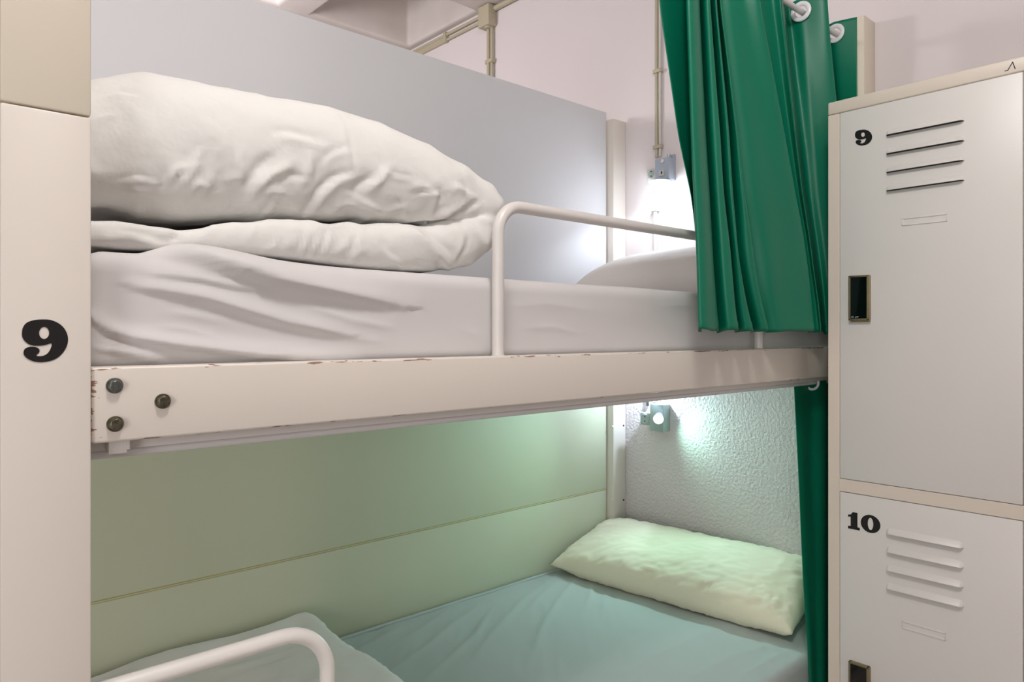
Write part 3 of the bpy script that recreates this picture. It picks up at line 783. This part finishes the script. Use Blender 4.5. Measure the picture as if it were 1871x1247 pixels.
bm = bmesh.new(); box(bm, XL + .03, XL + .034, YL0 + .002, YL1 - .002, .06, zd1 - .01); link('gap_shade_sheet', bm, M['dark'], lock)  # dark sheet behind the door gaps, their shade put in as colour

def strokes(name, segs, w, m, parent, X, thick=.0005):
    """segs: list of polylines given as (y, z)"""
    bm = bmesh.new()
    for pl in segs:
        for (a, b) in zip(pl[:-1], pl[1:]):
            d = Vector((b[0] - a[0], b[1] - a[1])); l = d.length
            if l < 1e-7: continue
            d /= l; nn = Vector((-d.y, d.x)) * w / 2; a2 = Vector(a) - d * w * .3; b2 = Vector(b) + d * w * .3
            q = [a2 + nn, a2 - nn, b2 - nn, b2 + nn]
            lo = [bm.verts.new((X, p.x, p.y)) for p in q]; hi = [bm.verts.new((X - thick, p.x, p.y)) for p in q]
            bm.faces.new(hi); bm.faces.new(lo[::-1])
            for k in range(4): bm.faces.new((lo[k], lo[(k + 1) % 4], hi[(k + 1) % 4], hi[k]))
    bmesh.ops.recalc_face_normals(bm, faces=bm.faces)
    return link(name, bm, m, parent)
def YZ(px, py, X=XL): q = PX(px, py, X); return (q[1], q[2])
strokes('logo', [[YZ(1836.5, 130), YZ(1841.5, 129), YZ(1850.5, 113.5), YZ(1855, 126)]], .0016, M['black'], lock, XL - .0006)

def door(z0, z1, lv, holder, numb, lockz, zoff):
    d = boxo('door', M['locker'], lock, XL - .0008, XL + .018, ydr + 0, ydl, z0 + 0, z1, bev=.0012)
    d['label'] = 'white door marked %s' % ('9' if numb == '9' else '10')
    # louvers
    for (a, b) in lv:
        ya, za = YZ(*a); yb, zb = YZ(*b); z = (za + zb) / 2; h = .0125; out = .0105; tp = .007
        bm = bmesh.new(); rows = 6; cols = []
        ys_ = [ya, ya - tp * .35, ya - tp, yb + tp, yb + tp * .35, yb]; amp = [0, .75, 1, 1, .75, 0]
        for y, am in zip(ys_, amp):
            cols.append([bm.verts.new((XL - .0009 - out * am * (1 - (1 - k / (rows - 1)) ** 1.25), y, z + h * (.25 + .75 * am) * (1 - k / (rows - 1)))) for k in range(rows)])
        for i in range(len(cols) - 1):
            for k in range(rows - 1):
                try: bm.faces.new((cols[i][k], cols[i + 1][k], cols[i + 1][k + 1], cols[i][k + 1]))
                except ValueError: pass
        # dark slot under the lip
        lo = [bm.verts.new((XL - .0009, y, z - .0012)) for y in ys_]; lp = [bm.verts.new((XL - .0009 - out * am * .86, y, z - .0002)) for y, am in zip(ys_, amp)]
        fs = []
        for i in range(len(ys_) - 1): fs.append(bm.faces.new((lo[i], lo[i + 1], lp[i + 1], lp[i])))
        bmesh.ops.remove_doubles(bm, verts=bm.verts, dist=1e-6)
        for f in bm.faces:
            if all(v.co.z < z + 1e-5 for v in f.verts) and len(f.verts) >= 3: f.material_index = 1
        o = link('louver', bm, M['locker'], d, mats=[M['locker'], M['dark']]); autos(o, 60)
    # card holder: raised frame around a shallow recess
    (px0, py0), (px1, py1) = holder
    ya, za = YZ(px0, py0); yb, zb = YZ(px1, py1); hh_ = .0175
    zc_ = (za + zb) / 2
    bm = bmesh.new(); w_ = .0028
    for (y0, y1, z0_, z1_) in ((yb, ya, zc_ + hh_ / 2 - w_, zc_ + hh_ / 2), (yb, ya, zc_ - hh_ / 2, zc_ - hh_ / 2 + w_), (yb, yb + w_, zc_ - hh_ / 2, zc_ + hh_ / 2), (ya - w_, ya, zc_ - hh_ / 2, zc_ + hh_ / 2)):
        box(bm, XL - .0024, XL, y0, y1, z0_, z1_, bev=.0009)
    autos(link('card_holder', bm, M['locker'], d))
    # number
    if numb == '9':
        a = YZ(1563, 269); b = YZ(1597, 234)
        q9 = math.radians(9)
        numeral('numeral', N9, (XL - .0012, a[0], a[1] + .003), (0, -math.cos(q9), -math.sin(q9)), (0, .02, 1), (-1, 0, 0), (a[0] - b[0]) * .93, b[1] - a[1] + .001, M['black'], d)
    else:
        a = YZ(1550, 966); b = YZ(1609, 970); t_ = YZ(1550, 934); W_ = a[0] - b[0]; H_ = t_[1] - a[1]
        one = [(x * .74, y * .98 + .01) for x, y in ONE]
        zero = ell(.70, .5, .30, .5, 40); zero_in = ell(.70, .5, .085, .34, 24)
        numeral('numeral', [one, zero, zero_in], (XL - .0012, a[0], a[1]), (0, -1, 0), (0, 0, 1), (-1, 0, 0), W_, H_, M['black'], d)
    # electronic lock
    ya, zt_ = YZ(1554, lockz[0]); yb, _ = YZ(1590, lockz[0]); zb_ = YZ(1556, lockz[1])[1]
    bm = bmesh.new(); dp = .012
    fr = .0042
    X0 = XL - dp
    for (y0, y1, z0_, z1_) in ((yb, ya, zt_ - fr, zt_), (yb, ya, zb_, zb_ + fr), (yb, yb + fr, zb_, zt_), (ya - fr, ya, zb_, zt_)):
        box(bm, X0, XL, y0, y1, z0_, z1_, bev=.0009)
    box(bm, X0 + .004, XL - .001, yb - .002, ya - .003, zb_ - .004, zt_ - .001, bev=.001)
    autos(link('lock', bm, M['brass'], d))
    boxo('lock_screen', M['screen'], d, X0 + .0012, XL, yb + fr * .8, ya - fr * .8, zb_ + fr * .8, zt_ - fr * .8)
    # printed mark at the foot of the screen: wave arcs and slanted letters
    y_ = ya - fr - .0016; zz = zb_ + fr + .0022; sg = []
    for r_ in (.0012, .0022, .0032):
        sg.append([(y_ - .0032 + r_ * math.cos(q), zz + r_ * .9 * math.sin(q)) for q in [math.pi * (.12 + .76 * k / 8) for k in range(9)]])
    sg.append([(y_ - .0095, zz), (y_ - .0102, zz - .0003), (y_ - .0112, zz + .0028)])
    sg.append([(y_ - .0122, zz), (y_ - .0132, zz + .0026), (y_ - .0146, zz + .0026), (y_ - .0142, zz + .0013), (y_ - .0128, zz + .0013)])
    sg.append([(y_ - .0150, zz), (y_ - .0160, zz + .0026), (y_ - .0174, zz + .0026)])
    strokes('screen_print', sg, .0006, M['white_mark'], d, X0 + .0012, .0002)
    return d
LV9 = [((1620, 247.5), (1762, 221.5)), ((1620, 282), (1762, 257.5)), ((1620, 315.5), (1762, 294)), ((1620, 349), (1762, 330))]
LV10 = [((1620, 973.5), (1761, 1002)), ((1620, 1007), (1761, 1037.5)), ((1620, 1040.5), (1761, 1073)), ((1620, 1073.5), (1761, 1109))]
door(zd0, zd1, LV9, ((1648, 405), (1731, 399)), '9', (505, 586), 0)
door(.06, zdb1, LV10, ((1648, 1144), (1729, 1162)), '10', (1206, 1292), 0)
for f in (): pass

# ================================================================ conduits
def clip(q, ax, par, m, w=.02):
    bm = bmesh.new(); box(bm, q[0] - .012, XW - .0005, q[1] - w / 2, q[1] + w / 2, q[2] - .007, q[2] + .007, bev=.002)
    return autos(link('clip', bm, m, par))
cond = thing('conduit', 'thin beige cable conduit running down the wall to the upper reading lamp', 'conduit', (XW, PX(1201, 200, XW)[1], CH))
yc = PX(1201, 150, XW - .01)[1]; zA = PX(1203, 288, XW)[2]
bm = bmesh.new(); cyl(bm, (XW - .009, yc + .004, zA), (0, 0, 1), .0065, ZC - zA - .002, 14); autos(link('pipe', bm, M['conduit'], cond), 50)
bm = bmesh.new(); cyl(bm, (XW - .008, yc - .011, zA), (0, 0, 1), .0055, ZC - zA - .002, 14); autos(link('pipe', bm, M['conduit_w'], cond), 50)
for py in (132, 270): clip((XW - .008, yc - .003, PX(1203, py, XW)[2]), 0, cond, M['conduit'], .036)
# below the lamp
cond2 = thing('conduit', 'short white conduit dropping from the upper reading lamp behind the pillow', 'conduit', (XW, PX(1196, 380, XW)[1], CH))
y2 = PX(1197.5, 400, XW - .01)[1]; zB_ = PX(1198, 338, XW)[2]; zC_ = PX(1198, 735, XW)[2]
bm = bmesh.new(); cyl(bm, (XW - .010, y2, zC_), (0, 0, 1), .008, zB_ - zC_, 14); autos(link('pipe', bm, M['conduit_w'], cond2), 50)
clip((XW - .011, y2, PX(1198, 384, XW)[2]), 0, cond2, M['conduit_w'], .03)
# box and drop by the ceiling
yj = PX(889, 60, XW - .03)[1]
cond3 = thing('conduit', 'beige cable trunking along the top of the wall with a square junction box', 'conduit', (XW, yj, ZC - .03))
bm = bmesh.new(); cyl(bm, (XW - .0135, -1.5, ZC - .022), (0, 1, 0), .0125, yj + 1.5, 16); autos(link('pipe', bm, M['conduit'], cond3), 50)
bm = bmesh.new(); cyl(bm, (XW - .010, yj, ZC - .025), (0, 1, 0), .008, 4.5 - yj, 16); cyl(bm, (XW - .010, yj, ZC - .052), (0, 1, 0), .007, 4.5 - yj, 16); autos(link('pipe', bm, M['conduit'], cond3), 50)
ys2 = PX(818, 70, XW)[1]
bm = bmesh.new(); box(bm, XW - .012, XW - .0005, ys2, 4.5, ZC - .060, ZC - .022, bev=.002); autos(link('trunking', bm, M['conduit'], cond3), 50)
bm = bmesh.new(); box(bm, XW - .024, XW - .0005, ys2 - .01, ys2 + .01, ZC - .064, ZC - .012, bev=.003); autos(link('clip', bm, M['conduit'], cond3), 50)
zj0 = PX(885, 52, XW - .03)[2]; zj1 = ZC - .004
bm = bmesh.new(); box(bm, XW - .052, XW - .0005, yj - .040, yj + .040, zj0, zj1, bev=.005, seg=3); jb = autos(link('junction_box', bm, M['conduit'], cond3))
bm = bmesh.new(); torus(bm, (XW - .027, yj - .040, (zj0 + zj1) / 2 - .005), (0, 1, 0), .013, .003, seg=28, sg=8); autos(link('gland', bm, M['conduit'], jb), 60)
bm = bmesh.new(); cyl(bm, (XW - .027, yj - .006, zj0 - .008), (0, 0, 1), .016, .012, 20); autos(link('gland', bm, M['conduit'], jb), 60)
zdr = CH + .6
bm = bmesh.new(); cyl(bm, (XW - .018, yj - .0, zdr), (0, 0, 1), .0085, zj0 - zdr + .002, 16); cyl(bm, (XW - .014, yj - .020, zdr), (0, 0, 1), .007, zj0 - zdr + .002, 16); autos(link('pipe', bm, M['conduit'], cond3), 50)
zk = PX(893, 117, XW)[2]
bm = bmesh.new(); box(bm, XW - .028, XW - .0005, yj - .034, yj + .016, zk - .009, zk + .009, bev=.002); autos(link('clip', bm, M['conduit'], cond3), 50)

# ================================================================ reading lamps with sockets
# upper
qa = PX(1210, 310, XW)
lampu = thing('reading_lamp', 'upper reading lamp on a pale metal wall plate above the bunk pillow', 'reading lamp', (XW, qa[1], qa[2]))
ya = PX(1206, 310, XW - .03)[1]; yb = PX(1226, 310, XW - .03)[1]; z1 = PX(1210, 291, XW - .03)[2]; z0 = PX(1210, 330, XW - .03)[2]
bm = bmesh.new(); box(bm, XW - .045, XW - .001, yb, ya + .012, z0, z1, bev=.002); autos(link('housing', bm, M['lampbody'], lampu))
yc1, yc2 = PX(1230, 310, XW)[1], PX(1235, 310, XW)[1]; z3 = PX(1232, 283, XW)[2]; z2 = PX(1232, 331, XW)[2]
bm = bmesh.new(); box(bm, XW - .012, XW - .0005, yc2, yc1 + .012, z2, z3, bev=.002); cyl(bm, (XW - .022, yc1 + .004, z2), (0, 0, 1), .006, z3 - z2, 14); autos(link('mounting_plate', bm, M['lampbody'], lampu), 50)
bm = bmesh.new(); cyl(bm, (XW - .046, (ya + yb) / 2, z1 - .012), (-1, 0, 0), .007, .004, 16); autos(link('screw', bm, M['tube'], lampu), 50)
qs = PX(1207, 316, XW - .045)
bm = bmesh.new(); box(bm, XW - .052, XW - .044, PX(1214, 316, XW - .045)[1], PX(1206, 316, XW - .045)[1], PX(1210, 322, XW - .045)[2], PX(1210, 312, XW - .045)[2], bev=.001); link('switch', bm, M['socket'], lampu)
bm = bmesh.new(); box(bm, XW - .0545, XW - .052, PX(1212, 316, XW - .045)[1], PX(1210.5, 316, XW - .045)[1], PX(1210, 319, XW - .045)[2], PX(1210, 314, XW - .045)[2]); link('switch_toggle', bm, M['dark'], lampu)
# lamp shade: shallow dish glowing underneath
cu_ = Vector(PX(1203, 331, XW - .06)); cu_.x = XW - .055
bm = bmesh.new(); tube(bm, [cu_ + Vector((0, 0, .006)), cu_ + Vector((0, 0, .003)), cu_, cu_ - Vector((0, 0, .002))], [.02, .036, .042, .042], 32); autos(link('lamp_shade', bm, M['eyelet'], lampu), 40)
bm = bmesh.new(); cyl(bm, cu_ - Vector((0, 0, .0022)), (0, 0, -1), .036, .004, 32, r2=.03); autos(link('bulb', bm, M['bulb_up'], lampu), 40)
# sockets
def socket(px, py, label, m, w=.046, off=.022, rs=.019):
    q = PX(px, py, XW - off); s = thing('wall_socket', label, 'socket', (XW, q[1], q[2]))
    y, z = q[1], q[2]
    boxo('socket_box', m, s, XW - off, XW - .0005, y - w / 2, y + w / 2, z - w / 2, z + w / 2, bev=.002)
    bm = bmesh.new(); torus(bm, (XW - off, y, z), (1, 0, 0), rs, .0022, seg=32, sg=8); autos(link('socket_ring', bm, m, s), 60)
    bm = bmesh.new(); cyl(bm, (XW - off + .0004, y, z), (-1, 0, 0), rs - .002, .0012, 32); link('socket_face', bm, M['lampteal'], s)
    for dz in (-.0085, .0085):
        bm = bmesh.new(); cyl(bm, (XW - off - .0006, y, z + dz), (-1, 0, 0), .0026, .0012, 12); link('socket_hole', bm, M['dark'], s)
    return s
socket(1190, 318, 'small round power socket left of the upper reading lamp', M['socket'], .040, .03, .017)
# lower lamp
ql = PX(1212, 762, XW)
lampl = thing('reading_lamp', 'lit lower reading lamp with glowing round head above the cream pillow', 'reading lamp', (XW, ql[1], ql[2]))
y0 = PX(1224, 760, XW)[1]; y1 = PX(1200, 760, XW)[1]
boxo('mounting_plate', M['lampteal'], lampl, XW - .042, XW - .0005, y0, y1, PX(1212, 787, XW)[2], PX(1212, 738, XW)[2], bev=.001)
hd = Vector(PX(1203, 766, XW - .075)); aim = Vector((-.84, -.50, -.12)).normalized()
bm = bmesh.new()
prof = [(-.05, .006), (-.042, .012), (-.03, .016), (-.012, .019), (0, .0205), (.001, .0185)]
tube(bm, [hd + aim * a for a, r in prof], [r for a, r in prof], 28); autos(link('lamp_head', bm, M['lampbody'], lampl), 40)
bm = bmesh.new(); tube(bm, [hd + aim * a for a in (.0008, .004, .006)], [.018, .015, .004], 28); autos(link('bulb', bm, M['bulb'], lampl), 60)
bm = bmesh.new(); tube(bm, [hd - aim * .045, Vector((XW - .03, hd.y + .02, hd.z + .03)), Vector((XW - .006, hd.y + .03, hd.z + .035))], .006, 12); autos(link('arm', bm, M['lampbody'], lampl), 50)
socket(1178.5, 766, 'square power socket left of the lit lower reading lamp', M['lampteal'], .045, .042, .017)
bm = bmesh.new(); yk = PX(1186, 735, XW)[1]; zk = PX(1186, 742, XW)[2]; cyl(bm, (XW - .008, yk, zk), (0, 0, 1), .005, .035, 12); tag(autos(link('cable', bm, M['dark']), 50), 'dark stub of cable just above the lower socket', 'cable')

# ================================================================ lights
def area(name, loc, tgt, sx, sy, e, col, spread=180):
    l = bpy.data.lights.new(name, 'AREA'); l.shape = 'RECTANGLE'; l.size = sx; l.size_y = sy; l.energy = e; l.color = col; l.spread = math.radians(spread)
    o = bpy.data.objects.new(name, l); COL.objects.link(o); o.location = loc
    o.rotation_euler = (Vector(tgt) - Vector(loc)).to_track_quat('-Z', 'Y').to_euler(); return o
def spot(name, loc, tgt, e, col, ang, blend, rad):
    l = bpy.data.lights.new(name, 'SPOT'); l.energy = e; l.color = col; l.spot_size = math.radians(ang); l.spot_blend = blend; l.shadow_soft_size = rad
    o = bpy.data.objects.new(name, l); COL.objects.link(o); o.location = loc
    o.rotation_euler = (Vector(tgt) - Vector(loc)).to_track_quat('-Z', 'Y').to_euler(); return o
def pointl(name, loc, e, col, rad):
    l = bpy.data.lights.new(name, 'POINT'); l.energy = e; l.color = col; l.shadow_soft_size = rad
    o = bpy.data.objects.new(name, l); COL.objects.link(o); o.location = loc; return o
pointl('room_globe', (.30, .10, 2.60), 50, (1, 1, .985), .13)
pointl('added_far_fill', (.6, 2.9, 2.4), 54, (1, .99, 1), .16)  # added fill beyond the partition, brightens the ceiling and far wall
area('added_left_fill', (-2.3, -.9, 1.2), (1.5, 1.4, .7), 1.6, 1.6, 62, (1, .995, .99))  # added fill panel with no window behind it, lifts the lower bunk
# reading lamps
spot('upper_lamp_light', cu_ - Vector((-.0, 0, .012)), cu_ + Vector((.035, -.03, -.3)), 7, (.80, .90, 1), 150, .35, .02)
pointl('upper_lamp_glow', (cu_.x - .03, cu_.y, cu_.z - .05), 1.2, (.80, .90, 1), .03)
spot('lower_lamp_light', hd + aim * .012, hd + aim, 9, (.52, 1, .84), 160, .6, .016)
spot('lower_lamp_side', hd + aim * .012, hd + Vector((.10, -.3, -.09)), 3.4, (.50, 1, .82), 120, 1.0, .012)
pointl('added_wall_graze', (XW - .034, (y0 + y1) / 2 + .012, PX(1212, 714, XW)[2]), 4.2, (.66, .80, 1), .007)  # added unseen source above the fixture, grazes the stucco

w = bpy.data.worlds.new('world'); sc.world = w; w.use_nodes = True
w.node_tree.nodes['Background'].inputs[0].default_value = (.8, .8, .8, 1); w.node_tree.nodes['Background'].inputs[1].default_value = .3

# ================================================================ camera
cd = bpy.data.cameras.new('camera'); cam = bpy.data.objects.new('camera', cd); COL.objects.link(cam)
cd.sensor_width = 36; cd.lens = F / 1871 * 36; cd.shift_y = -(623.5 - HY) / 1871; cd.clip_start = .02
cam.location = (0, 0, CH); cam.rotation_euler = (math.pi / 2, 0, TH - math.pi / 2)
sc.camera = cam
vs = sc.view_settings; vs.view_transform = 'Standard'; vs.look = 'None'; vs.exposure = -.29; vs.gamma = 1; vs.use_curve_mapping = False
